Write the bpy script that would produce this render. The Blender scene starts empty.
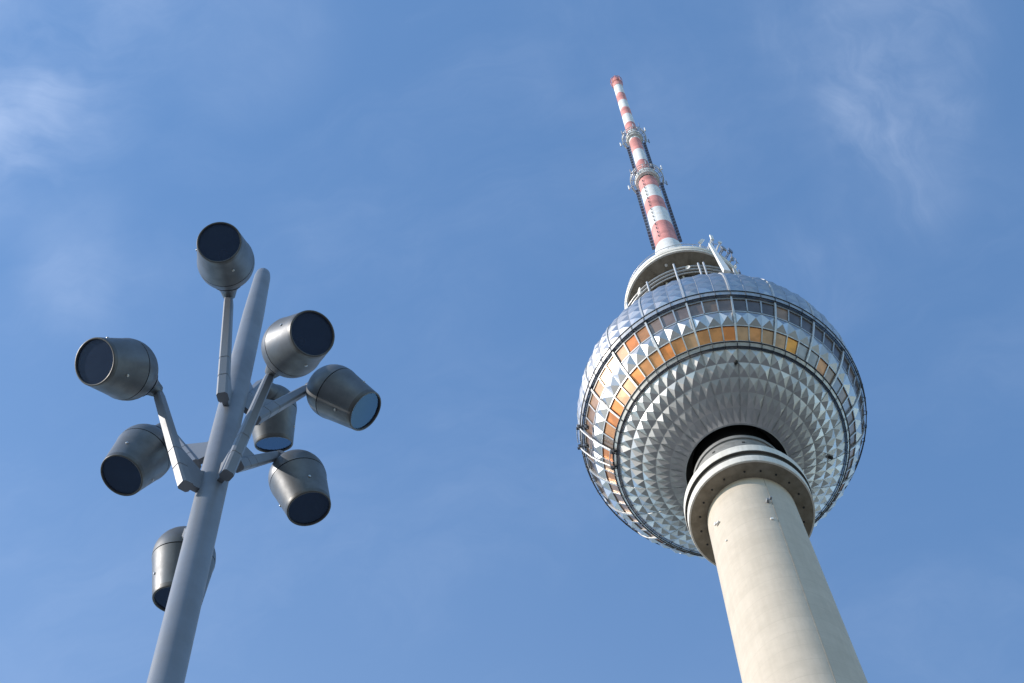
import bpy, math, random
from mathutils import Vector, Matrix

random.seed(7)
R = math.radians
scene = bpy.context.scene
col = scene.collection

# ------------------------------------------------------------------ camera
cam_d = bpy.data.cameras.new('camera')
cam = bpy.data.objects.new('camera', cam_d)
col.objects.link(cam)
cam_d.sensor_width = 36.0
cam_d.lens = 36.0 * 2050.0 / 1024.0
cam_d.clip_start = 0.1
cam_d.clip_end = 60000.0
cr = Vector((0.9513226700935559, 0.306848405673911, -0.028796411259851013))
cu = Vector((0.2959721221802421, -0.8835379102202714, 0.3629893443280666))
cf = Vector((-0.08593998055731329, 0.3538429272134386, 0.9313482176945602))
cam.matrix_world = Matrix(((cr.x, cu.x, -cf.x, 0), (cr.y, cu.y, -cf.y, 0), (cr.z, cu.z, -cf.z, 1.6), (0, 0, 0, 1)))
scene.camera = cam

# ------------------------------------------------------------------ light
SUN_AZ, SUN_EL = R(-120.0), R(25.0)        # azimuth clockwise from +Y
sdir = Vector((math.sin(SUN_AZ) * math.cos(SUN_EL), math.cos(SUN_AZ) * math.cos(SUN_EL), math.sin(SUN_EL)))
sun_d = bpy.data.lights.new('sun', 'SUN')
sun_d.energy = 3.1
sun_d.angle = R(0.53)
sun_d.color = (1.0, 0.905, 0.80)
sun = bpy.data.objects.new('sun', sun_d)
col.objects.link(sun)
sun.rotation_euler = (-sdir).to_track_quat('-Z', 'Y').to_euler()
sun.location = (0, 0, 400)

world = bpy.data.worlds.new('World')
scene.world = world
world.use_nodes = True
wt = world.node_tree
wt.nodes.clear()


class NT:
    """tiny node helper"""
    def __init__(self, tree):
        self.t = tree

    def n(self, typ, **kw):
        nd = self.t.nodes.new(typ)
        for k, v in kw.items():
            if k.startswith('i_'):
                nd.inputs[k[2:].replace('_', ' ')].default_value = v
            else:
                setattr(nd, k, v)
        return nd

    def l(self, a, b):
        self.t.links.new(a, b)

    def math(self, op, a, b=None, clamp=False):
        m = self.n('ShaderNodeMath', operation=op)
        m.use_clamp = clamp
        for i, v in enumerate((a, b)):
            if v is None:
                continue
            if hasattr(v, 'links'):
                self.l(v, m.inputs[i])
            else:
                m.inputs[i].default_value = v
        return m.outputs[0]

    def maprange(self, v, a, b, c=0.0, d=1.0, smooth=True):
        m = self.n('ShaderNodeMapRange')
        m.interpolation_type = 'SMOOTHSTEP' if smooth else 'LINEAR'
        self.l(v, m.inputs[0])
        for i, x in enumerate((a, b, c, d)):
            m.inputs[i + 1].default_value = x
        return m.outputs[0]

    def mix(self, f, a, b):
        m = self.n('ShaderNodeMix', data_type='RGBA')
        for s, v in ((m.inputs[0], f), (m.inputs[6], a), (m.inputs[7], b)):
            if hasattr(v, 'links'):
                self.l(v, s)
            elif isinstance(v, tuple):
                s.default_value = v if len(v) == 4 else (*v, 1.0)
            else:
                s.default_value = v
        return m.outputs[2]


w = NT(wt)
sky = w.n('ShaderNodeTexSky', sky_type='NISHITA')
sky.sun_disc = False
sky.sun_elevation = SUN_EL
sky.sun_rotation = SUN_AZ % (2 * math.pi)
sky.altitude = 50
sky.air_density = 1.5
sky.dust_density = 0.0
sky.ozone_density = 5.9
tc = w.n('ShaderNodeTexCoord')
# thin cirrus: torn, stretched noise on the sky directions, gathered in a few banks
nm = w.n('ShaderNodeVectorMath', operation='NORMALIZE')
w.l(tc.outputs['Generated'], nm.inputs[0])


def dotv(vec):
    d_ = w.n('ShaderNodeVectorMath', operation='DOT_PRODUCT')
    w.l(nm.outputs[0], d_.inputs[0])
    d_.inputs[1].default_value = vec
    return d_.outputs['Value']


EAST, SOUTH = (0.951, 0.307, -0.029), (0.296, -0.884, 0.363)   # two directions across the overhead sky
warp = w.n('ShaderNodeTexNoise', noise_dimensions='3D')
warp.inputs['Scale'].default_value = 9.0
warp.inputs['Detail'].default_value = 4.0
w.l(nm.outputs[0], warp.inputs['Vector'])
wsep = w.n('ShaderNodeSeparateColor')
w.l(warp.outputs['Color'], wsep.inputs[0])
ea = w.math('ADD', dotv(EAST), w.math('MULTIPLY', w.math('SUBTRACT', wsep.outputs[0], 0.5), 0.13))
sa = w.math('ADD', dotv(SOUTH), w.math('MULTIPLY', w.math('SUBTRACT', wsep.outputs[1], 0.5), 0.10))


def cirrus(angle, along, across, seed):
    c_, s_ = math.cos(R(angle)), math.sin(R(angle))
    p = w.math('ADD', w.math('MULTIPLY', ea, c_ * along), w.math('MULTIPLY', sa, s_ * along))
    q = w.math('ADD', w.math('MULTIPLY', ea, -s_ * across), w.math('MULTIPLY', sa, c_ * across))
    cb = w.n('ShaderNodeCombineXYZ')
    w.l(p, cb.inputs[0])
    w.l(q, cb.inputs[1])
    cb.inputs[2].default_value = seed
    n_ = w.n('ShaderNodeTexNoise', noise_dimensions='3D')
    n_.inputs['Scale'].default_value = 1.0
    n_.inputs['Detail'].default_value = 10.0
    n_.inputs['Roughness'].default_value = 0.64
    w.l(cb.outputs[0], n_.inputs['Vector'])
    return w.maprange(n_.outputs[0], 0.36, 0.82)


cover = w.n('ShaderNodeTexNoise', noise_dimensions='3D')
cover.inputs['Scale'].default_value = 11.0
cover.inputs['Detail'].default_value = 5.0
w.l(nm.outputs[0], cover.inputs['Vector'])
cov = w.maprange(cover.outputs[0], 0.30, 0.72)


def banks(lst):
    tot = None
    for d, c0, c1, amt in lst:
        g = w.maprange(dotv(Vector(d).normalized()), c0, c1, 0.0, amt)
        tot = g if tot is None else w.math('ADD', tot, g, clamp=True)
    return tot


west = banks((((-0.272, 0.135, 0.952), 0.9955, 1.0000, 1.0), ((-0.296, 0.190, 0.936), 0.9985, 1.0, 0.25), ((-0.258, 0.252, 0.932), 0.9988, 1.0, 0.35),
              ((-0.16, 0.16, 0.97), 0.9975, 1.0, 0.3)))
east = banks((((0.122, 0.27, 0.955), 0.9975, 1.0, 0.45), ((0.122, 0.315, 0.941), 0.9985, 1.0, 0.45), ((0.105, 0.345, 0.933), 0.9990, 1.0, 0.3),
              ((0.062, 0.365, 0.929), 0.9992, 1.0, 0.35), ((0.02, 0.23, 0.972), 0.9975, 1.0, 0.2)))
wl = w.math('ADD', w.math('MULTIPLY', cirrus(-8, 8.0, 24.0, 4.4), 0.15), w.math('MULTIPLY', cov, 0.13))
wr = w.math('ADD', w.math('MULTIPLY', cirrus(108, 9.0, 26.0, 6.1), 0.13), w.math('MULTIPLY', cov, 0.05))
cl = w.math('ADD', w.math('MULTIPLY', west, w.math('MULTIPLY', wl, w.math('ADD', w.math('MULTIPLY', cov, 0.35), 0.6))),
            w.math('MULTIPLY', east, w.math('MULTIPLY', wr, w.math('ADD', cov, 0.35))))
thin = w.math('MULTIPLY', w.math('MULTIPLY', cirrus(20, 5.0, 14.0, 3.7), cov), 0.05)
# a high thin veil, denser towards the bright western sky and lower down
vd = w.n('ShaderNodeVectorMath', operation='DOT_PRODUCT')
w.l(nm.outputs[0], vd.inputs[0])
vd.inputs[1].default_value = (-0.5, 0.5, -0.7)
low = w.maprange(vd.outputs['Value'], -0.47, 0.0, 0.0, 0.075)
clf = w.math('ADD', w.math('ADD', cl, thin), low, clamp=True)
skyc = w.mix(clf, sky.outputs[0], (6.2, 6.6, 7.4))
bg = w.n('ShaderNodeBackground')
bg.inputs['Strength'].default_value = 0.15
w.l(skyc, bg.inputs[0])
wo = w.n('ShaderNodeOutputWorld')
w.l(bg.outputs[0], wo.inputs[0])

scene.render.engine = 'CYCLES'
scene.view_settings.view_transform = 'Standard'
scene.view_settings.look = 'None'
scene.view_settings.exposure = 0.74
scene.view_settings.gamma = 1.0
scene.view_settings.use_curve_mapping = False


# ------------------------------------------------------------------ materials
def mat(name, base, rough=0.5, metal=0.0, noise=None, bump=None, spec=None, build=None):
    m = bpy.data.materials.new(name)
    m.use_nodes = True
    t = NT(m.node_tree)
    b = m.node_tree.nodes['Principled BSDF']
    b.inputs['Base Color'].default_value = (*base, 1)
    b.inputs['Roughness'].default_value = rough
    b.inputs['Metallic'].default_value = metal
    if spec is not None:
        b.inputs['Specular IOR Level'].default_value = spec
    co = t.n('ShaderNodeTexCoord').outputs['Object']
    if noise:
        sc, amt, tint = noise
        nz = t.n('ShaderNodeTexNoise')
        nz.inputs['Scale'].default_value = sc
        nz.inputs['Detail'].default_value = 7
        nz.inputs['Roughness'].default_value = 0.62
        t.l(co, nz.inputs['Vector'])
        f = t.maprange(nz.outputs[0], 0.3, 0.7)
        lo = tuple(c * (1 - amt) * k for c, k in zip(base, tint))
        hi = tuple(min(1, c * (1 + amt * 0.6)) for c in base)
        t.l(t.mix(f, lo, hi), b.inputs['Base Color'])
        rr = t.maprange(nz.outputs[0], 0.3, 0.7, min(1, rough + 0.08), max(0.02, rough - 0.05))
        t.l(rr, b.inputs['Roughness'])
    if bump:
        sc, st, dist = bump
        nb = t.n('ShaderNodeTexNoise')
        nb.inputs['Scale'].default_value = sc
        nb.inputs['Detail'].default_value = 6
        t.l(co, nb.inputs['Vector'])
        bp = t.n('ShaderNodeBump')
        bp.inputs['Strength'].default_value = st
        bp.inputs['Distance'].default_value = dist
        t.l(nb.outputs[0], bp.inputs['Height'])
        t.l(bp.outputs[0], b.inputs['Normal'])
    if build:
        build(t, b, co)
    return m


def concrete_build(lo, hi, course, streak):
    """weathered board-marked concrete: faint lift courses, streaks down the surface, mottling"""
    def f(t, b, co):
        sep = t.n('ShaderNodeSeparateXYZ')
        t.l(co, sep.inputs[0])
        z = sep.outputs['Z']
        nz = t.n('ShaderNodeTexNoise')
        nz.inputs['Scale'].default_value = 0.55
        nz.inputs['Detail'].default_value = 9
        nz.inputs['Roughness'].default_value = 0.68
        t.l(co, nz.inputs['Vector'])
        mp = t.n('ShaderNodeMapping')
        mp.inputs['Scale'].default_value = (1.6, 1.6, 0.06)
        t.l(co, mp.inputs[0])
        st = t.n('ShaderNodeTexNoise')
        st.inputs['Scale'].default_value = 1.5
        st.inputs['Detail'].default_value = 5
        t.l(mp.outputs[0], st.inputs['Vector'])
        fr = t.math('FRACT', t.math('DIVIDE', z, course))
        line = t.math('LESS_THAN', fr, 0.03)
        cell = t.math('FLOOR', t.math('DIVIDE', z, course))
        wn = t.n('ShaderNodeTexWhiteNoise', noise_dimensions='1D')
        t.l(cell, wn.inputs['W'])
        v = t.math('ADD', t.math('MULTIPLY', t.maprange(nz.outputs[0], 0.3, 0.7), 0.55),
                   t.math('MULTIPLY', t.maprange(st.outputs[0], 0.3, 0.7), streak))
        v = t.math('ADD', v, t.math('MULTIPLY', wn.outputs['Value'], 0.22))
        v = t.math('SUBTRACT', v, t.math('MULTIPLY', line, 0.6), clamp=True)
        t.l(t.mix(v, lo, hi), b.inputs['Base Color'])
        nb = t.n('ShaderNodeTexNoise')
        nb.inputs['Scale'].default_value = 3.0
        nb.inputs['Detail'].default_value = 8
        t.l(co, nb.inputs['Vector'])
        bp = t.n('ShaderNodeBump')
        bp.inputs['Strength'].default_value = 0.25
        bp.inputs['Distance'].default_value = 0.05
        t.l(nb.outputs[0], bp.inputs['Height'])
        t.l(bp.outputs[0], b.inputs['Normal'])
    return f


M = {}
M['shaft'] = mat('shaft_concrete', (.5, .47, .4), .85, build=concrete_build((.465, .408, .33), (.565, .497, .41), 2.5, .28))
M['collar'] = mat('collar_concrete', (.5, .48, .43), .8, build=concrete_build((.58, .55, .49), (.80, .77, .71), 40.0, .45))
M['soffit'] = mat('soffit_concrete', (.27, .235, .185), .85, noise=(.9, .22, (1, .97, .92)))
M['drum'] = mat('dark_drum', (.10, .10, .105), .7, noise=(1.5, .3, (1, 1, 1)))
M['neck'] = mat('grey_neck_cladding', (.24, .237, .228), .6, noise=(1.2, .2, (1, 1, 1)))
M['joint'] = mat('collar_groove_shade', (.10, .095, .085), .85)  # shade of the collar groove, put into the colour
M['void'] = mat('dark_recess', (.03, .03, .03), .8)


def steel_build(t, b, co):
    # every pressed panel has its own slight tone and polish
    at = t.n('ShaderNodeAttribute', attribute_name='panel_tone')
    nz = t.n('ShaderNodeTexNoise')
    nz.inputs['Scale'].default_value = .8
    nz.inputs['Detail'].default_value = 6
    t.l(co, nz.inputs['Vector'])
    f = t.math('ADD', t.math('MULTIPLY', at.outputs['Fac'], .55), t.math('MULTIPLY', nz.outputs[0], .45))
    t.l(t.mix(f, (.38, .38, .39), (.58, .58, .58)), b.inputs['Base Color'])
    t.l(t.maprange(f, .2, .9, .50, .36, False), b.inputs['Roughness'])


M['steel'] = mat('stainless_steel', (.62, .62, .62), .36, 1.0, build=steel_build)
M['frame'] = mat('pale_aluminium', (.46, .46, .455), .42, .75, noise=(2., .15, (1, 1, 1)))
M['rib'] = mat('rib_aluminium', (.58, .58, .57), .45, .55, noise=(2., .12, (1, 1, 1)))
M['rail'] = mat('dark_rail_metal', (.07, .075, .085), .5, .5, noise=(3., .3, (1, 1, 1)))
M['gallery'] = mat('gallery_sheet', (.42, .43, .44), .45, .8, noise=(2., .2, (1, 1, 1)))
M['white'] = mat('white_paint', (.78, .78, .76), .5, noise=(.9, .12, (1, .98, .95)))
M['red'] = mat('faded_red_paint', (.66, .27, .235), .6, noise=(.5, .3, (1, 1, 1)))
M['dipole'] = mat('antenna_metal', (.20, .24, .32), .5, .4)
M['grey_kit'] = mat('grey_equipment', (.30, .31, .33), .5, .3, noise=(3., .2, (1, 1, 1)))
M['pole'] = mat('pole_paint', (.172, .190, .220), .45, .12, noise=(5., .08, (1, 1, 1)), bump=(60, .08, .002))
M['lamp'] = mat('lamp_housing_paint', (.118, .130, .146), .46, .3, noise=(9., .2, (1, 1, 1)), bump=(120, .06, .001))
M['lamp_rim'] = mat('lamp_rim_paint', (.095, .096, .098), .42, .4, noise=(20., .15, (1, 1, 1)))
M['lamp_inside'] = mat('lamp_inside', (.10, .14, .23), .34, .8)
M['screw'] = mat('screw_steel', (.45, .45, .44), .3, .9)
M['seam'] = mat('seam_shadow_gap', (.03, .03, .032), .7)


def glass_mat():
    m = bpy.data.materials.new('lens_glass')
    m.use_nodes = True
    t = NT(m.node_tree)
    m.node_tree.nodes.clear()
    tr = t.n('ShaderNodeBsdfTransparent')
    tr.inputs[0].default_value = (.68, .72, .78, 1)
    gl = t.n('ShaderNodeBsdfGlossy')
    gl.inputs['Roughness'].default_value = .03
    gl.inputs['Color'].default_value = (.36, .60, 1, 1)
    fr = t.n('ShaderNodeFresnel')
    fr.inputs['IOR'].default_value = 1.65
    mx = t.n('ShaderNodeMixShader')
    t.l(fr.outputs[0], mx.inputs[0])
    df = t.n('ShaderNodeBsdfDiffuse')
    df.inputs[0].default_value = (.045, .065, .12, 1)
    cm = t.n('ShaderNodeMixShader')
    cm.inputs[0].default_value = .45
    t.l(tr.outputs[0], cm.inputs[1])
    t.l(df.outputs[0], cm.inputs[2])
    t.l(cm.outputs[0], mx.inputs[1])
    t.l(gl.outputs[0], mx.inputs[2])
    o = t.n('ShaderNodeOutputMaterial')
    t.l(mx.outputs[0], o.inputs[0])
    return m


M['lens'] = glass_mat()


def pane_mat(name, c, metal=.5, rough=.3):
    def bld(t, b, co):
        nz = t.n('ShaderNodeTexNoise')
        nz.inputs['Scale'].default_value = .7
        nz.inputs['Detail'].default_value = 3
        t.l(co, nz.inputs['Vector'])
        f = t.maprange(nz.outputs[0], .35, .65)
        t.l(t.mix(f, tuple(x * .78 for x in c), tuple(min(1, x * 1.12) for x in c)), b.inputs['Base Color'])
    m = mat(name, c, rough, metal, build=bld)
    pb = m.node_tree.nodes['Principled BSDF']
    pb.inputs['Coat Weight'].default_value = .3
    pb.inputs['Coat Roughness'].default_value = .14
    return m


PANE = {
    'o': pane_mat('orange_glass', (.70, .23, .055)),
    'a': pane_mat('amber_glass', (.54, .225, .075)),
    't': pane_mat('tan_glass', (.43, .25, .14)),
    'b': pane_mat('brown_glass', (.30, .195, .13)),
    'g': pane_mat('grey_glass', (.30, .28, .28)),
    'd': pane_mat('dark_glass', (.135, .108, .098)),
    'p': pane_mat('dull_brown_glass', (.265, .185, .145)),
    'y': pane_mat('yellow_glass', (.66, .27, .03)),
}

# ------------------------------------------------------------------ mesh helpers


class MB:
    def __init__(self):
        self.v, self.f, self.m, self.s, self.tone = [], [], [], [], []

    def add(self, verts, faces, mi=0, smooth=False, tone=None):
        o = len(self.v)
        self.v += [tuple(p) for p in verts]
        for q in faces:
            self.f.append(tuple(o + i for i in q))
            self.m.append(mi)
            self.s.append(smooth)
            self.tone.append(random.random() if tone is None else tone)

    def box(self, c, ax, ay, az, mi=0):
        """box from a centre and three half-extent vectors"""
        c, ax, ay, az = Vector(c), Vector(ax), Vector(ay), Vector(az)
        vs = [c + ax * i + ay * j + az * k for i in (-1, 1) for j in (-1, 1) for k in (-1, 1)]
        fs = [(0, 1, 3, 2), (4, 6, 7, 5), (0, 4, 5, 1), (2, 3, 7, 6), (0, 2, 6, 4), (1, 5, 7, 3)]
        self.add(vs, fs, mi)

    def tube(self, pts, rad, n=8, mi=0, closed=False, caps=True, smooth=True):
        pts = [Vector(p) for p in pts]
        N = len(pts)
        rads = rad if isinstance(rad, (list, tuple)) else [rad] * N
        rings = []
        up = None
        for i, p in enumerate(pts):
            a = pts[(i - 1) % N] if closed or i > 0 else p
            b = pts[(i + 1) % N] if closed or i < N - 1 else p
            d = (b - a).normalized()
            if up is None:
                up = d.orthogonal().normalized()
            up = (up - d * up.dot(d)).normalized()
            s = d.cross(up)
            rings.append([p + (up * math.cos(2 * math.pi * k / n) + s * math.sin(2 * math.pi * k / n)) * rads[i] for k in range(n)])
        vs = [q for r in rings for q in r]
        fs = []
        for i in range(N if closed else N - 1):
            j = (i + 1) % N
            for k in range(n):
                k2 = (k + 1) % n
                fs.append((i * n + k, i * n + k2, j * n + k2, j * n + k))
        self.add(vs, fs, mi, smooth)
        if caps and not closed:
            self.add(rings[0], [tuple(range(n - 1, -1, -1))], mi)
            self.add(rings[-1], [tuple(range(n))], mi)

    def lathe(self, prof, n=64, mi=0, smooth=True, mis=None, c=(0, 0, 0)):
        """profile of (r, z) pairs turned about the z axis; each segment its own strip so edges stay crisp"""
        cx, cy, cz = c
        for i in range(len(prof) - 1):
            (r0, z0), (r1, z1) = prof[i], prof[i + 1]
            m_ = mis[i] if mis else mi
            vs, fs = [], []
            for k in range(n):
                a = 2 * math.pi * k / n
                vs.append((cx + r0 * math.cos(a), cy + r0 * math.sin(a), cz + z0))
            for k in range(n):
                a = 2 * math.pi * k / n
                vs.append((cx + r1 * math.cos(a), cy + r1 * math.sin(a), cz + z1))
            for k in range(n):
                k2 = (k + 1) % n
                if r0 < 1e-6:
                    fs.append((k, n + k2, n + k))
                elif r1 < 1e-6:
                    fs.append((k, k2, n + k))
                else:
                    fs.append((k, k2, n + k2, n + k))
            self.add(vs, fs, m_, smooth)

    def smooth_lathe(self, prof, n=64, mi=0, c=(0, 0, 0)):
        """profile with shared vertices: smooth along the profile too"""
        cx, cy, cz = c
        vs, fs = [], []
        for r, z in prof:
            for k in range(n):
                a = 2 * math.pi * k / n
                vs.append((cx + r * math.cos(a), cy + r * math.sin(a), cz + z))
        for i in range(len(prof) - 1):
            for k in range(n):
                k2 = (k + 1) % n
                fs.append((i * n + k, i * n + k2, (i + 1) * n + k2, (i + 1) * n + k))
        self.add(vs, fs, mi, True)

    def build(self, name, mats, parent=None):
        me = bpy.data.meshes.new(name)
        me.from_pydata(self.v, [], self.f)
        for m in (mats if isinstance(mats, (list, tuple)) else [mats]):
            me.materials.append(m)
        me.polygons.foreach_set('material_index', self.m)
        me.polygons.foreach_set('use_smooth', self.s)
        at = me.attributes.new('panel_tone', 'FLOAT', 'FACE')
        at.data.foreach_set('value', self.tone)
        me.update()
        o = bpy.data.objects.new(name, me)
        col.objects.link(o)
        if parent:
            o.parent = parent
        return o


def empty(name, loc, label, cat, group=None):
    o = bpy.data.objects.new(name, None)
    col.objects.link(o)
    o.location = loc
    o.empty_display_size = .5
    o['label'] = label
    o['category'] = cat
    if group:
        o['group'] = group
    return o


def tag(o, label, cat):
    o['label'] = label
    o['category'] = cat
    return o


# ------------------------------------------------------------------ ground
def ground_build(t, b, co):
    mp = t.n('ShaderNodeMapping')
    t.l(co, mp.inputs[0])
    br = t.n('ShaderNodeTexBrick')
    br.inputs['Scale'].default_value = 1.0
    br.inputs['Brick Width'].default_value = 1.2
    br.inputs['Row Height'].default_value = .6
    br.inputs['Mortar Size'].default_value = .012
    br.inputs['Color1'].default_value = (.17, .16, .145, 1)
    br.inputs['Color2'].default_value = (.14, .133, .122, 1)
    br.inputs['Mortar'].default_value = (.12, .115, .105, 1)
    t.l(mp.outputs[0], br.inputs['Vector'])
    nz = t.n('ShaderNodeTexNoise')
    nz.inputs['Scale'].default_value = .012
    nz.inputs['Detail'].default_value = 8
    t.l(co, nz.inputs['Vector'])
    far = t.mix(t.maprange(nz.outputs[0], .4, .6), (.05, .06, .04), (.16, .15, .135))
    ln = t.n('ShaderNodeVectorMath', operation='LENGTH')
    t.l(co, ln.inputs[0])
    t.l(t.mix(t.maprange(ln.outputs['Value'], 150, 420), br.outputs['Color'], far), b.inputs['Base Color'])


M['ground'] = mat('plaza_paving', (.28, .265, .24), .8, build=ground_build)
g = MB()
nseg = 96
rr = [0, 20, 60, 150, 400, 1500, 6000, 20000]
vs = [(0, 0, 0)]
for r_ in rr[1:]:
    vs += [(r_ * math.cos(2 * math.pi * k / nseg), r_ * math.sin(2 * math.pi * k / nseg), 0) for k in range(nseg)]
fs = [(0, 1 + k, 1 + (k + 1) % nseg) for k in range(nseg)]
for i in range(len(rr) - 2):
    for k in range(nseg):
        k2 = (k + 1) % nseg
        a, b_ = 1 + i * nseg, 1 + (i + 1) * nseg
        fs.append((a + k, b_ + k, b_ + k2, a + k2))
g.add(vs, fs)
go = g.build('ground', M['ground'])
go['kind'] = 'structure'

# ------------------------------------------------------------------ the television tower
TX, TY = 0.0, 96.338
tower = empty('television_tower', (TX, TY, 0),
              'tall concrete television tower with a faceted steel sphere and a red and white antenna mast', 'tower')
ZC, RS = 213.02, 16.0


def sp(theta, az, r=RS):
    """theta from the sphere's lowest point, az from the side that faces the viewer, clockwise to the right"""
    t, a = R(theta), R(az)
    return Vector((r * math.sin(t) * math.sin(a), -r * math.sin(t) * math.cos(a), ZC - r * math.cos(t)))


def cyl(rad, az, z):
    a = R(az)
    return Vector((rad * math.sin(a), -rad * math.cos(a), z))


def shaft_r(z):
    return 4.54 + (187.2 - z) * .0185


# shaft
s = MB()
prof = [(16.0, 0), (13.2, 3), (11.2, 8), (9.6, 16), (8.4, 28), (7.55, 42)]
prof += [(shaft_r(z), z) for z in (50, 65, 80, 95, 110, 125, 140, 155, 170, 187.2)]
s.smooth_lathe(prof, 128)
shaft = s.build('shaft', M['shaft'], tower)
# conduit down the shaft
c = MB()
c.tube([cyl(shaft_r(z) + .01, 28.5 - (z - 148) * -.03, z) for z in (60, 90, 120, 148, 167, 186.9)], .02, 6)
c.build('conduit', M['soffit'], tower)
# little fittings high on the shaft
for az, z, kind in ((-44.1, 181.6, 0), (23.9, 181.1, 1), (22.1, 177.2, 2), (-38.4, 176.9, 2)):
    fx = MB()
    rad = shaft_r(z)
    p = cyl(rad, az, z)
    out = cyl(1, az, 0)
    side = Vector((out.y, -out.x, 0))
    up = Vector((0, 0, 1))
    if kind == 0:
        fx.box(p + out * .10, out * .12, side * .16, up * .10)
        fx.box(p + out * .22 + side * .28 + up * .1, out * .10, side * .12, up * .16)
        fx.tube([p, p + out * .22 + side * .28], .03, 6)
        fx.build('obstruction_lamp', M['white'], tower)
    elif kind == 1:
        fx.box(p + out * .18, out * .20, side * .14, up * .18)
        fx.tube([p + up * .2, p + out * .35 + up * .25 - side * .3], .05, 6)
        fx.box(p + out * .35 + up * .25 - side * .3, out * .16, side * .10, up * .10)
        fx.build('camera_bracket', M['grey_kit'], tower)
    else:
        fx.box(p + out * .05, out * .07, side * (.13 if z > 177 else .07), up * (.16 if z > 177 else .09))
        fx.build('access_hatch', M['white'], tower)

# collar: two stacked concrete rings
cb = MB()
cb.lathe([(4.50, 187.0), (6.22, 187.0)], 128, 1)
cb.lathe([(6.22, 187.0), (6.38, 187.03), (6.42, 187.1), (6.42, 188.25), (6.36, 188.28), (6.24, 188.28)], 128, 0)
cb.lathe([(6.24, 188.28), (6.24, 189.12), (6.55, 189.12)], 128, 2)  # groove wall and upper ring's underside, shade painted in as a dark tone
cb.lathe([(6.55, 189.12), (6.58, 189.2), (6.56, 190.4), (6.50, 190.6), (4.8, 190.9)], 128, 0)
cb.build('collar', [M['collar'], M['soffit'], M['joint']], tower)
for k in range(20):
    az = 7.0 + 17.7 * k
    if az > 350:
        continue
    dl = MB()
    dl.lathe([(.11, 0), (.11, -.06), (.085, -.065), (0, -.066)], 12, c=tuple(cyl(5.28, az, 186.998)))
    dl.build('downlight', M['void'], tower)
# neck between collar and sphere
nb = MB()
nb.lathe([(4.75, 190.6), (4.75, 193.2)], 96, 0)
nb.lathe([(4.75, 193.2), (4.95, 193.2), (4.95, 193.5), (4.75, 193.5)], 96, 0)
nb.lathe([(4.75, 193.5), (4.75, 196.0), (4.92, 196.0), (4.92, 196.6), (4.3, 196.6)], 96, 0)
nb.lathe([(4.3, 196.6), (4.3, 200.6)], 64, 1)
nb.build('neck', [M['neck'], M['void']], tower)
for k in range(9):
    az = -22 + 40 * k
    op = MB()
    p = cyl(4.76, az, 195.1)
    out = cyl(1, az, 0)
    sd = Vector((out.y, -out.x, 0))
    op.box(p, out * .02, sd * .16, Vector((0, 0, .14)))
    op.build('neck_opening', M['void'], tower)

# sphere: pressed steel pyramids in rows of sixty
AZ0 = 0.3


def pyramids(mb, rows, n=60, h=.25, az_off=AZ0, base_r=RS):
    st = 360 / n
    for t0, t1 in rows:
        for k in range(n):
            a0, a1 = az_off + k * st, az_off + (k + 1) * st
            p = [sp(t0, a0, base_r), sp(t0, a1, base_r), sp(t1, a1, base_r), sp(t1, a0, base_r)]
            hh = h * min(1.0, math.sin(R((t0 + t1) / 2)) * 1.25)
            ap = sp((t0 + t1) / 2, (a0 + a1) / 2, base_r * .999 + hh)
            ap += Vector([random.uniform(-.05, .05) for _ in range(3)])
            tn = random.random()
            mb.add(p + [ap], [(1, 0, 4), (2, 1, 4), (3, 2, 4), (0, 3, 4)], 0, False, tn)


sph_e = MB()
pyramids(sph_e, [(20.6, 26.6), (26.6, 32.4), (32.4, 38.2), (38.2, 44.0), (44.0, 50.0)])
lower = sph_e.build('lower_steel_cap', M['steel'], tower)
# plain strip round the hole and the dark recess above it
hm = MB()
hm.lathe([(5.50, 197.96), (5.62, 198.04)], 120, 0)
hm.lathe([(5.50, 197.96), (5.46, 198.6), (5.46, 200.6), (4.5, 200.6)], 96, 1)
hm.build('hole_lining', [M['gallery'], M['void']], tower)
for ta, tb in ((49.9, 53.1), (76.1, 81.1)):
    ga = MB()
    for k in range(120):
        a0, a1 = AZ0 + 3 * k, AZ0 + 3 * k + 3
        ga.add([sp(ta, a0, 15.96), sp(ta, a1, 15.96), sp(tb, a1, 15.96), sp(tb, a0, 15.96)], [(1, 0, 3, 2)])
    ga.build('flashing_strip', M['gallery'], tower)
bd = MB()
pyramids(bd, [(60.9, 67.9)], h=.31, base_r=15.93)
bd.build('middle_steel_band', M['steel'], tower)
us = MB()
pyramids(us, [(81.0, 87.2), (87.2, 93.4), (93.4, 99.6), (99.6, 105.8), (105.8, 112), (112, 118.2), (118.2, 124.4), (124.4, 130.6), (130.6, 136.8), (136.8, 143)], h=.15)
us.lathe([(RS * math.sin(R(143)), ZC - RS * math.cos(R(143))), (9.5, 226.6), (4, 227.2)], 60, 0)
us.build('upper_steel_dome', M['steel'], tower)

# thin standing seams of the lower cap
for k in range(20):
    az = AZ0 + 18 * k
    sm = MB()
    sm.tube([sp(t, az, RS + .03) for t in (20.8, 26.6, 32.4, 38.2, 44, 49.8)], .035, 5)
    sm.build('cap_seam', M['gallery'], tower)
for az, z in ((16.9, 201.46), (105.5, 200.65)):
    lp = MB()
    th = math.degrees(math.acos((ZC - z) / RS))
    p = sp(th, az, RS + .30)
    out = (p - Vector((0, 0, ZC))).normalized()
    q = out.orthogonal().normalized()
    lp.tube([p - out * .35, p + out * .12, p + out * .2], [.2, .2, .12], 10)
    lp.build('cap_lamp', M['void'], tower)

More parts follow.
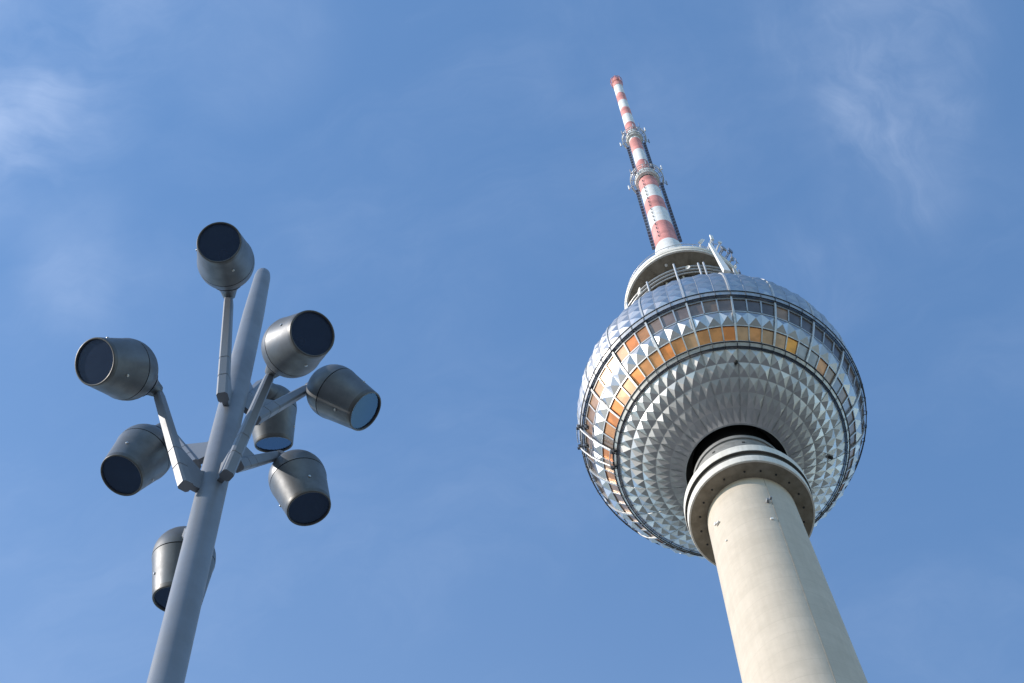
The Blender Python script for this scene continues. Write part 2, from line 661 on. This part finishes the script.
# window bands
LOWER = {-15: 'a', -14: 't', -13: 'o', -12: 'b', -11: 'a', -10: 'o', -9: 'o', -8: 't', -7: 't', -6: 'o', -5: 'a', -4: 'a', -3: 'o', -2: 'a', -1: 't',
         0: 'a', 1: 'a', 2: 'o', 3: 't', 4: 'a', 5: 't', 6: 't', 7: 'y', 8: 'g', 9: 'g', 10: 'a', 11: 'b', 12: 'g', 13: 'b', 14: 'g', 15: 'b'}
UPPER = {-14: 'b', -13: 'b', -12: 't', -11: 't', -10: 't', -9: 't', -8: 't', -7: 't', -6: 't', -5: 'o', -4: 'a', -3: 'b', -2: 'p', -1: 'p', 0: 'p', 1: 'b', 2: 'p', 3: 'd', 4: 'd', 5: 'd', 6: 't', 7: 'd', 8: 'd', 9: 'd'}
LT0, LT1 = 53.0, 60.9
UT0, UT1 = 67.9, 76.2


def band(name, t0, t1, table, keep, fallback):
    fr = MB()
    st = 6.0
    for k in range(60):
        a0, a1 = AZ0 + st * k, AZ0 + st * (k + 1)
        # recessed back wall
        fr.add([sp(t0, a0, 15.72), sp(t0, a1, 15.72), sp(t1, a1, 15.72), sp(t1, a0, 15.72)], [(1, 0, 3, 2)], 1)
        # head and sill rails
        for ta, tb in ((t0, t0 + .5), (t1 - .5, t1)):
            p = [sp(ta, a0, 15.98), sp(ta, a1, 15.98), sp(tb, a1, 15.98), sp(tb, a0, 15.98)]
            q = [sp(ta, a0, 15.70), sp(ta, a1, 15.70), sp(tb, a1, 15.70), sp(tb, a0, 15.70)]
            fr.add(p + q, [(1, 0, 3, 2), (0, 1, 5, 4), (2, 3, 7, 6)], 0)
        # mullion
        w_ = .27
        p = [sp(t0 + .5, a0 - w_, 16.03), sp(t0 + .5, a0 + w_, 16.03), sp(t1 - .5, a0 + w_, 16.03), sp(t1 - .5, a0 - w_, 16.03)]
        q = [sp(t0 + .5, a0 - w_, 15.70), sp(t0 + .5, a0 + w_, 15.70), sp(t1 - .5, a0 + w_, 15.70), sp(t1 - .5, a0 - w_, 15.70)]
        fr.add(p + q, [(1, 0, 3, 2), (0, 4, 7, 3), (1, 2, 6, 5)], 0)
    band_o = fr.build(name, [M['frame'], M['void']], tower)
    rest = MB()
    restm = []
    for k in range(60):
        kk = k if k < 30 else k - 60
        a0, a1 = AZ0 + st * k + .33, AZ0 + st * (k + 1) - .33
        c_ = table.get(kk)
        if c_ is None:
            c_ = fallback[random.randrange(len(fallback))]
        jit = [random.uniform(-.012, .012) for _ in range(4)]
        p = [sp(t0 + .52, a0, 15.86 + jit[0]), sp(t0 + .52, a1, 15.86 + jit[1]), sp(t1 - .52, a1, 15.86 + jit[2]), sp(t1 - .52, a0, 15.86 + jit[3])]
        if abs(kk + .5) < keep:
            wm = MB()
            wm.add(p, [(1, 0, 3, 2)], 0)
            wm.build('window', PANE[c_], band_o)
        else:
            rest.add(p, [(1, 0, 3, 2)], 'oatbgdpy'.index(c_))
    if rest.v:
        ro = rest.build('window', [PANE[x] for x in 'oatbgdpy'], band_o)
        ro['kind'] = 'stuff'
    return band_o


band('lower_window_band', LT0, LT1, LOWER, 26, 'tbtab')
band('upper_window_band', UT0, UT1, UPPER, 23, 'dpdg')

# ribs over the windows and the dome, one every three windows
for k in range(20):
    az = AZ0 + 18 * k
    rb = MB()
    w_ = .36
    ths = [52.9, 57, 61, 64.4, 68, 72, 76.2, 78, 81, 84, 88, 93, 98, 104, 110, 118, 126, 134, 142]
    vs, fs = [], []
    for th in ths:
        ww = w_ / max(.35, math.sin(R(th)))
        vs += [sp(th, az - ww, 16.0), sp(th, az - ww, 16.14), sp(th, az + ww, 16.14), sp(th, az + ww, 16.0)]
    for i in range(len(ths) - 1):
        for j in range(3):
            a_, b_ = i * 4 + j, (i + 1) * 4 + j
            fs.append((a_, a_ + 1, b_ + 1, b_))
    rb.add(vs, fs, 0, False)
    rb.build('rib', M['rib'], tower)


for k in range(60):
    if k % 3 == 0 or 16 < k < 44:
        continue
    az = AZ0 + 6 * k
    dsm = MB()
    dsm.tube([sp(t, az, RS + .015) for t in (81, 87, 93, 100, 107, 114, 122)], .03, 5)
    dsm.build('dome_seam', M['gallery'], tower)


# galleries: pairs of dark rails with small brackets
def gallery(name, tA, tB, rA, n):
    gm = MB()
    m_ = 160
    for th in (tA, tB):
        gm.tube([sp(th, 360 * i / m_, rA) for i in range(m_)], .06, 6, 0, closed=True)
    for i in range(120):
        a0, a1 = i * 3.0, (i + 1) * 3.0
        gm.add([sp(tA + .1, a0, rA - .03), sp(tA + .1, a1, rA - .03), sp(tB - .1, a1, rA - .03), sp(tB - .1, a0, rA - .03)], [(1, 0, 3, 2)], 1)
    rail_o = gm.build(name, [M['rail'], M['frame']], tower)
    for i in range(n):
        az = AZ0 + 360 * i / 60
        if i >= n // 2:
            az = AZ0 - 360 * (i - n // 2 + 1) / 60
        bk = MB()
        bk.tube([sp(tA - .4, az, RS - .02), sp(tA, az, rA + .07), sp(tB, az, rA + .07), sp(tB + .4, az, RS - .02)], .04, 5)
        bk.build('bracket', M['rail'], rail_o)


gallery('lower_rail', 50.4, 52.5, 16.2, 60)
gallery('upper_rail', 77.2, 80.2, 16.22, 40)

# platform above the sphere: drum, railings, disc
dr = MB()
dr.lathe([(4.3, 226.0), (4.3, 248.3)], 64)
dr.build('upper_drum', M['drum'], tower)
for k in range(12):
    dv = MB()
    az = 10 + 30 * k
    out = cyl(1, az, 0)
    sd = Vector((out.y, -out.x, 0))
    dv.box(cyl(4.34, az, 240), out * .12, sd * .12, Vector((0, 0, 7.9)))
    dv.build('drum_pilaster', M['collar'], tower)
pl = MB()
pl.lathe([(4.3, 227.0), (9.9, 227.0), (9.9, 227.4), (4.3, 227.4)], 80)
pl.build('platform_floor', M['collar'], tower)
for z, rad, rr_ in ((235.2, 9.42, .09), (236.05, 9.5, .12), (236.95, 9.56, .12)):
    rl = MB()
    rl.tube([cyl(rad, 3 * i, z) for i in range(120)], rr_, 8, closed=True)
    rl.build('platform_railing', M['frame'], tower)
for az, top in ((-22.5, 237.3), (.2, 238.5), (17.5, 237.5), (21.5, 237.8), (-45, 238), (45, 238.4), (70, 238), (100, 238), (130, 238), (160, 238), (-70, 238), (-100, 238), (-130, 238), (-160, 238)):
    ps = MB()
    ps.tube([cyl(9.4, az, 227.3), cyl(9.7, az, top)], .12, 8)
    ps.build('railing_post', M['rib'], tower)


def dish(p, az, tilt, rad, name='dish_antenna', m='white'):
    d = MB()
    n = 20
    prof_ = [(0.001, 0), (rad * .5, rad * .07), (rad * .85, rad * .2), (rad, rad * .3), (rad, rad * .42), (rad * .9, rad * .3), (rad * .5, rad * .15), (.001, rad * .1)]
    d.smooth_lathe(prof_, n)
    d.tube([(0, 0, 0), (0, 0, -rad * .5)], rad * .18, 8)
    d.tube([(0, 0, rad * .1), (0, 0, rad * .7)], rad * .05, 6)
    o = d.build(name, M[m], tower)
    o.location = p
    o.rotation_euler = cyl(1, az, tilt).to_track_quat('Z', 'Y').to_euler()
    return o


dish(cyl(10.3, -27.4, 234.3), -60, -.1, .5)
dish(cyl(10.2, -42.5, 234.3), -50, -.1, .38)
dish(cyl(9.75, 9.5, 236.0), -10, -.3, .3)

dk = MB()
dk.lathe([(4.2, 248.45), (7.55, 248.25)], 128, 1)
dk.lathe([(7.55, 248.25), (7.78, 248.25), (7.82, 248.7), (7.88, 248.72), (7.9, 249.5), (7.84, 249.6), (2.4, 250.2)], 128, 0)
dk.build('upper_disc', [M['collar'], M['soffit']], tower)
# soffit beams
for k in range(24):
    bmx = MB()
    az = 15 * k + 4
    out = cyl(1, az, 0)
    sd = Vector((out.y, -out.x, 0))
    bmx.box(cyl(5.95, az, 248.30), out * 1.55, sd * .05, Vector((0, 0, .10)))
    bmx.build('soffit_beam', M['soffit'], tower)
lt = MB()
lt.lathe([(.2, 0), (.2, -.12), (0, -.15)], 12, c=tuple(cyl(6.4, -8, 248.25)))
lt.build('soffit_lamp', M['white'], tower)
# disc handrail
hr = MB()
hr.tube([cyl(7.6, 4 * i, 251.1) for i in range(90)], .045, 5, closed=True)
for k in range(30):
    hr.tube([cyl(7.6, 12 * k, 250.0), cyl(7.6, 12 * k, 251.1)], .04, 5)
hr.build('disc_handrail', M['frame'], tower)

# sloping white arm from the dome up to the disc
am = MB()
pa = cyl(14.0, 23.6, 222.2)
pb = cyl(8.4, 38.6, 250.4)
dv_ = (pb - pa).normalized()
sd = dv_.cross(cyl(1, 28, 0)).normalized()
nn = sd.cross(dv_).normalized()
v0 = [pa + sd * .40 + nn * .22, pa - sd * .40 + nn * .22, pa - sd * .40 - nn * .22, pa + sd * .40 - nn * .22]
v1 = [pb + sd * .17 + nn * .12, pb - sd * .17 + nn * .12, pb - sd * .17 - nn * .12, pb + sd * .17 - nn * .12]
am.add(v0 + v1, [(0, 1, 5, 4), (1, 2, 6, 5), (2, 3, 7, 6), (3, 0, 4, 7), (3, 2, 1, 0), (4, 5, 6, 7)])
am.build('service_arm', M['white'], tower)
# instruments on the disc edge
for az, rad, z, hx, hz, lean, m_ in ((31.5, 8.25, 250.9, .22, .95, .35, 'white'), (39.5, 9.0, 251.3, .20, .85, 0, 'white'), (47.5, 8.9, 251.2, .25, .45, .3, 'white'),
                                     (52, 8.6, 250.6, .3, .5, 0, 'grey_kit'), (59.5, 8.75, 251.4, .35, .55, .1, 'dipole'), (65, 8.2, 250.9, .25, .6, .2, 'grey_kit'),
                                     (73, 7.95, 251.0, .18, .9, .25, 'white'), (79, 8.0, 250.8, .2, .6, .1, 'dipole')):
    im = MB()
    out = cyl(1, az, 0)
    sd = Vector((out.y, -out.x, 0))
    up = (Vector((0, 0, 1)) - sd * lean).normalized()
    c0 = cyl(rad, az, z)
    im.box(c0, out * .10, sd * hx, up * hz)
    im.tube([cyl(7.5, az, 250.1), c0 - up * hz * .6], .07, 6)
    im.tube([cyl(7.5, az, 251.0), c0], .05, 6)
    im.build('panel_antenna', M[m_], tower)
for az in (42, 50, 57, 63, 69):
    im = MB()
    im.tube([cyl(7.7, az, 249.9), cyl(8.4, az, 250.2), cyl(8.4, az + 1, 252.2)], .06, 6)
    im.tube([cyl(8.4, az, 250.9), cyl(8.4, az + 5, 251.6)], .05, 6)
    im.build('antenna_bracket', M['grey_kit'], tower)

# antenna mast with its painted stripes
ms = MB()
ms.lathe([(3.0, 250.2), (3.0, 251.4), (2.45, 251.5), (2.35, 262.0), (2.1, 266.5), (1.95, 270.6), (1.75, 271.4)], 48, 0)
stripes = [(271.4, 280.0, 1.66, 1.60, 1), (280.0, 286.7, 1.60, 1.55, 0), (286.7, 292.2, 1.55, 1.51, 1), (292.2, 297.8, 1.51, 1.47, 0), (297.8, 302.6, 1.47, 1.45, 1),
           (302.6, 307.7, 1.25, 1.2, 0), (307.7, 313.0, 1.03, 1.01, 1), (313.0, 319.3, 1.01, .98, 0), (319.3, 326.0, .98, .95, 1), (326.0, 331.2, .95, .93, 0),
           (331.2, 336.0, .93, .91, 1), (336.0, 341.6, .91, .89, 0), (341.6, 346.0, .89, .87, 1), (346.0, 351.1, .87, .85, 0), (351.1, 356.2, .85, .83, 1), (356.2, 362.0, .82, .80, 0), (362.0, 367.2, .86, .84, 1)]
for z0, z1, r0, r1, m_ in stripes:
    ms.lathe([(r0, z0), (r1, z1)], 32, m_)
for (a_, b_) in zip(stripes, stripes[1:]):
    if abs(a_[3] - b_[2]) > 1e-3:
        ms.lathe([(a_[3], a_[1]), (b_[2], a_[1])], 32, a_[4])
ms.lathe([(.84, 367.2), (.3, 367.6), (0.0, 367.65)], 32, 1)
ms.build('antenna_mast', [M['white'], M['red']], tower)
tp = MB()
tp.tube([cyl(.98, 12 * i, 364.6) for i in range(30)], .05, 5, closed=True)
tp.tube([cyl(1.05, 12 * i, 366.9) for i in range(30)], .06, 5, closed=True)
for k in range(8):
    tp.tube([cyl(.98, 45 * k, 364.2), cyl(1.05, 45 * k, 367.4)], .05, 5)
tp.tube([(0, 0, 367.4), (0, 0, 368.6)], .06, 6)
tp.build('mast_tip_cage', M['red'], tower)

for zc_, rin, rout, hgt in ((304.0, 1.5, 2.55, 2.4), (327.6, .98, 1.95, 2.2)):
    pm = MB()
    pm.lathe([(rin - .1, zc_ - .7), (rin + .35, zc_ - .7), (rin + .4, zc_ + .9), (rin - .1, zc_ + 1.0)], 32, 0)
    for rg in (.45, .75):
        q_ = rin + (rout - rin) * rg
        pm.tube([cyl(q_, 9 * i, zc_) for i in range(40)], .05, 5, 1, closed=True)
    for k in range(16):
        pm.tube([cyl(rin, 22.5 * k, zc_), cyl(rout, 22.5 * k, zc_)], .05, 5, 1)
    for z in (zc_, zc_ + 1.1):
        pm.tube([cyl(rout, 9 * i, z) for i in range(40)], .07, 5, 1, closed=True)
    for k in range(12):
        pm.tube([cyl(rout, 30 * k, zc_ - .3), cyl(rout, 30 * k, zc_ + 1.2)], .06, 5, 1)
    pm.build('mast_platform', [M['white'], M['rib']], tower)
    for k in range(7):
        az = 51 * k + 12
        pr = MB()
        pr.tube([cyl(rout - .1, az, zc_ + .1), cyl(rout + .45, az, zc_ - .2)], .05, 5)
        pr.tube([cyl(rout + .45, az, zc_ - .7), cyl(rout + .45, az, zc_ + hgt * .5)], .11, 6)
        pr.build('platform_lamp', M['white' if k % 2 else 'grey_kit'], tower)
tpb = MB()
tpb.tube([cyl(1.0, 60, 331), cyl(1.7, 60, 331.6), cyl(1.7, 60, 333.6)], .06, 5)
tpb.build('whip_antenna', M['dipole'], tower)

# dipole columns on the mast faces
for z0, z1, off, azs, stub in ((273, 301.5, 1.86, (-88, 92, 182), .24), (308.5, 325.5, 1.30, (-88, 92, 182), .18)):
    for az in azs:
        dp_ = MB()
        out = cyl(1, az, 0)
        sd = Vector((out.y, -out.x, 0))
        dp_.box(cyl(off - .18, az, (z0 + z1) / 2), out * .05, sd * .08, Vector((0, 0, (z1 - z0) / 2)))
        n_ = int((z1 - z0) / 1.35)
        for i in range(n_):
            z = z0 + .7 + i * 1.35
            dp_.box(cyl(off + .1, az, z), out * .22, sd * stub, Vector((0, 0, .11)))
        for i in range(4):
            z = z0 + 1 + i * (z1 - z0 - 2) / 3
            dp_.tube([cyl(.9, az, z), cyl(off, az, z)], .06, 5)
        dp_.build('dipole_column', M['dipole'], tower)
ld = MB()
for z in [273.5 + 1.8 * i for i in range(16)]:
    rad = 1.66 - (z - 272.6) * .0073
    ld.box(cyl(rad + .12, -24, z), cyl(.14, -24, 0), cyl(.07, 66, 0), Vector((0, 0, .06)))
for o_ in (-26.5, -21.5):
    ld.tube([cyl(1.80, o_, 273), cyl(1.60, o_, 301)], .015, 5)
ld.build('mast_ladder', M['grey_kit'], tower)

# ------------------------------------------------------------------ maintenance cradle hanging on the sphere's rails
go_ = empty('maintenance_cradle', (TX, TY, 0), 'slim metal maintenance cradle hooked over the windows at the left edge of the sphere', 'work cradle')
for azs in ((-71.5, -70), (-80, -78.3)):
    bar = MB()
    bar.tube([sp(th, azs[0] + (azs[1] - azs[0]) * i / 6, 16.46) for i, th in enumerate((80, 76, 72, 66, 60, 55, 50.8))], .10, 7)
    bar.build('curved_rail', M['rib'], go_)
for th, az in ((78.5, -71.3), (78.5, -79.8), (51.5, -70.2), (51.5, -78.4), (70.5, -67.5), (70, -75.5)):
    wc = MB()
    p = sp(th, az, 16.45)
    out = (p - Vector((0, 0, ZC))).normalized()
    sd = Vector((out.y, -out.x, 0)).normalized()
    up = out.cross(sd)
    wc.box(p, out * .16, sd * .20, up * .30)
    wc.box(p + out * .2 + sd * .14, out * .12, sd * .10, up * .15)
    wc.tube([p - up * .5, p + up * .6 + out * .1], .06, 6)
    wc.build('winch', M['rail'], go_)
for th in (81, 66, 53):
    cb_ = MB()
    cb_.tube([sp(th, -71, 16.5), sp(th, -75, 16.55), sp(th, -79, 16.5)], .05, 6)
    cb_.build('cross_bar', M['rib'], go_)

# ------------------------------------------------------------------ street light mast with eight spotlights
PXY = Vector((-2.20774794, 3.33554329, 0))
t_r = Vector((0.83388582, 0.55193699, 0))


def pole_c(z):
    return PXY + t_r * (.008 - .0048 * (z - 8.1)) + Vector((0, 0, z))


base = pole_c(0)
lampmast = empty('street_light_mast', base, 'grey tapered street light mast carrying eight dark spotlights on short angled arms', 'street light')
pm = MB()
zs = [(0.0, .082), (3, .078), (6, .072), (8.1, .0665), (9.3, .0655), (10.35, .065), (11.4, .060), (11.9, .0565), (12.35, .048), (12.49, .0455), (12.55, .040), (12.585, .028), (12.60, .012)]
n = 40
vs, fs = [], []
for z, r_ in zs:
    c_ = pole_c(z) - base
    vs += [(c_.x + r_ * math.cos(2 * math.pi * k / n), c_.y + r_ * math.sin(2 * math.pi * k / n), c_.z) for k in range(n)]
for i in range(len(zs) - 1):
    for k in range(n):
        k2 = (k + 1) % n
        fs.append((i * n + k, i * n + k2, (i + 1) * n + k2, (i + 1) * n + k))
fs.append(tuple((len(zs) - 1) * n + k for k in range(n)))
pm.add(vs, fs, 0, True)
pm.build('pole', M['pole'], lampmast)
bp_ = MB()
bp_.lathe([(.30, .004), (.30, .03), (.12, .035), (.12, .12), (.106, .13)], 40)
for k in range(6):
    a_ = math.pi / 3 * k
    bp_.tube([(.22 * math.cos(a_), .22 * math.sin(a_), .03), (.22 * math.cos(a_), .22 * math.sin(a_), .07)], .02, 6)
bp_.build('base_plate', M['pole'], lampmast)

LAMPS = [
    ('A', [-2.151, 2.98, 11.232], [-2.098, 2.803, 11.214], [0.178, -0.667, -0.724], 10.48),
    ('C', [-1.912, 3.131, 10.379], [-1.766, 3.026, 10.33], [0.608, -0.39, -0.692], 9.67),
    ('B', [-2.401, 3.003, 10.247], [-2.477, 2.842, 10.19], [-0.3, -0.591, -0.749], 9.60),
    ('D', [-1.968, 3.617, 11.35], [-1.831, 3.63, 11.225], [0.625, 0.395, -0.674], 10.66),
    ('E', [-2.129, 3.712, 10.826], [-2.048, 3.797, 10.681], [0.196, 0.344, -0.918], 10.22),
    ('F', [-2.241, 3.603, 11.597], [-2.257, 3.781, 11.669], [-0.128, 0.644, -0.754], 11.00),
    ('G', [-2.567, 3.35, 10.712], [-2.666, 3.389, 10.558], [-0.327, -0.041, -0.944], 10.08),
    ('H', [-2.464, 3.588, 9.969], [-2.456, 3.628, 9.787], [-0.18, 0.404, -0.897], 9.50)]
LR = .141


def spotlight_meshes():
    u = LR
    hb = MB()
    dome = [(u * math.sin(R(a)) * 1.0, -u * math.cos(R(a)) * .98) for a in (1, 8, 16, 25, 34, 43, 52, 61, 70, 79, 86)]
    dome += [(u * 1.0, u * .02), (u * 1.0, u * .12)]
    hb.smooth_lathe(dome, 48, 0)
    hb.lathe([(u * 1.0, u * .12), (u * .96, u * .125), (u * .96, u * .155), (u * 1.0, u * .16)], 48, 1)
    cone = [(u * 1.0, u * .16), (u * .985, u * .24), (u * .955, u * .38), (u * .90, u * .75), (u * .837, u * 1.2), (u * .795, u * 1.5)]
    hb.smooth_lathe(cone, 48, 0)
    rim = MB()
    rim.smooth_lathe([(u * .795, u * 1.5), (u * .786, u * 1.57), (u * .776, u * 1.64), (u * .765, u * 1.662), (u * .725, u * 1.662), (u * .715, u * 1.645), (u * .71, u * 1.58), (u * .70, u * 1.46)], 48, 0)
    ins = MB()
    ins.smooth_lathe([(u * .70, u * 1.46), (u * .66, u * 1.0), (u * .50, u * .45), (u * .22, u * .2), (.0005, u * .18)], 40, 0)
    ins.smooth_lathe([(u * .16, u * .2), (u * .16, u * .7), (u * .10, u * .75), (.0005, u * .76)], 24, 1)
    len_ = MB()
    len_.smooth_lathe([(u * .712, u * 1.595), (u * .6, u * 1.5965), (u * .45, u * 1.598), (u * .25, u * 1.5995), (u * .1, u * 1.60), (.0004, u * 1.60)], 48, 0)
    scs = []
    for k in range(3):
        sc = MB()
        a_ = 2 * math.pi * k / 3 + .5
        rr_ = u * .868
        p = Vector((rr_ * math.cos(a_), rr_ * math.sin(a_), u * .98))
        o_ = Vector((math.cos(a_), math.sin(a_), .14)).normalized()
        sc.tube([p - o_ * .004, p + o_ * .004, p + o_ * .005], [.0065, .0065, .005], 12)
        scs.append(sc)
    return hb, rim, ins, len_, scs


proto = None
for name, N_, D_, a_, z0 in LAMPS:
    fs_ = .93 if name == 'F' else 1.0
    N_, D_, ax = Vector(N_) - base, Vector(D_) - base, Vector(a_).normalized()
    nd = N_ - D_
    x = (nd - ax * nd.dot(ax)).normalized()
    y = ax.cross(x)
    mw = Matrix(((x.x, y.x, ax.x), (x.y, y.y, ax.y), (x.z, y.z, ax.z)))
    if proto is None:
        hb, rim, ins, len_, sc = spotlight_meshes()
        body = hb.build('spotlight', [M['lamp'], M['seam']], lampmast)
        kids = [rim.build('rim', M['lamp_rim'], body), ins.build('reflector', [M['lamp_inside'], M['seam']], body),
                len_.build('lens', M['lens'], body)] + [q_.build('screw', M['screw'], body) for q_ in sc]
        proto = (body, kids)
    else:
        body = proto[0].copy()
        col.objects.link(body)
        for k_ in proto[1]:
            c_ = k_.copy()
            col.objects.link(c_)
            c_.parent = body
    body.location = D_
    body.scale = (fs_, fs_, fs_)
    body.rotation_euler = mw.to_euler()
    # joint from the dome to the arm
    jm = MB()
    nn = nd.normalized()
    jm.tube([D_ + nn * LR * .90, D_ + nn * LR * 1.0, D_ + nn * LR * 1.10, D_ + nn * LR * 1.36], [.068, .050, .042, .030], 20)
    jm.build('joint', M['lamp'], lampmast)
    # arm: tube rising outward from the mast, with a gusset plate back to the mast
    zc_ = pole_c(z0) - base
    rad_v = Vector((N_.x - zc_.x, N_.y - zc_.y, 0))
    ro = rad_v.normalized()
    sd = Vector((-ro.y, ro.x, 0))
    L0 = zc_ + ro * .125
    d_ = (N_ - L0)
    ln = d_.length
    d_.normalize()
    nrm = d_.cross(sd).normalized()
    arm = MB()

    def sect(t, hw, hd, ch=.35):
        c_ = L0 + d_ * (ln * t)
        pts = [(hw, -hd * (1 - ch)), (hw, hd * (1 - ch)), (hw * (1 - ch), hd), (-hw * (1 - ch), hd), (-hw, hd * (1 - ch)), (-hw, -hd * (1 - ch)), (-hw * (1 - ch), -hd), (hw * (1 - ch), -hd)]
        return [c_ + sd * p_ + nrm * q_ for p_, q_ in pts]
    st_ = [(0.0, .027, .030), (.17, .0265, .029), (.172, .0245, .027), (.178, .0245, .027), (.18, .0265, .029),
           (.34, .0255, .028), (.342, .0238, .026), (.348, .0238, .026), (.35, .0255, .028), (.92, .0215, .0225), (.985, .018, .018), (1.0, .013, .013)]
    vv, ff = [], []
    for t_, hw, hd in st_:
        vv += sect(t_, hw, hd)
    for i in range(len(st_) - 1):
        for k in range(8):
            k2 = (k + 1) % 8
            ff.append((i * 8 + k, i * 8 + k2, (i + 1) * 8 + k2, (i + 1) * 8 + k))
    ff += [tuple(range(7, -1, -1)), tuple((len(st_) - 1) * 8 + k for k in range(8))]
    arm.add(vv, ff)
    rp = .05
    ao = arm.build('arm', M['pole'], lampmast)
    gs = MB()
    poly = [zc_ + ro * rp + Vector((0, 0, .045)), L0 + d_ * (ln * .02), L0 + d_ * (ln * .46), zc_ + ro * (rp + .03) + Vector((0, 0, .20)), zc_ + ro * rp + Vector((0, 0, .235))]
    t2 = .014
    k_ = len(poly)
    vs = [p - sd * t2 for p in poly] + [p + sd * t2 for p in poly]
    fs = [tuple(range(k_)), tuple(range(2 * k_ - 1, k_ - 1, -1))] + [(i, k_ + i, k_ + (i + 1) % k_, (i + 1) % k_) for i in range(k_)]
    gs.add(vs, fs)
    gs.build('gusset', M['pole'], lampmast)
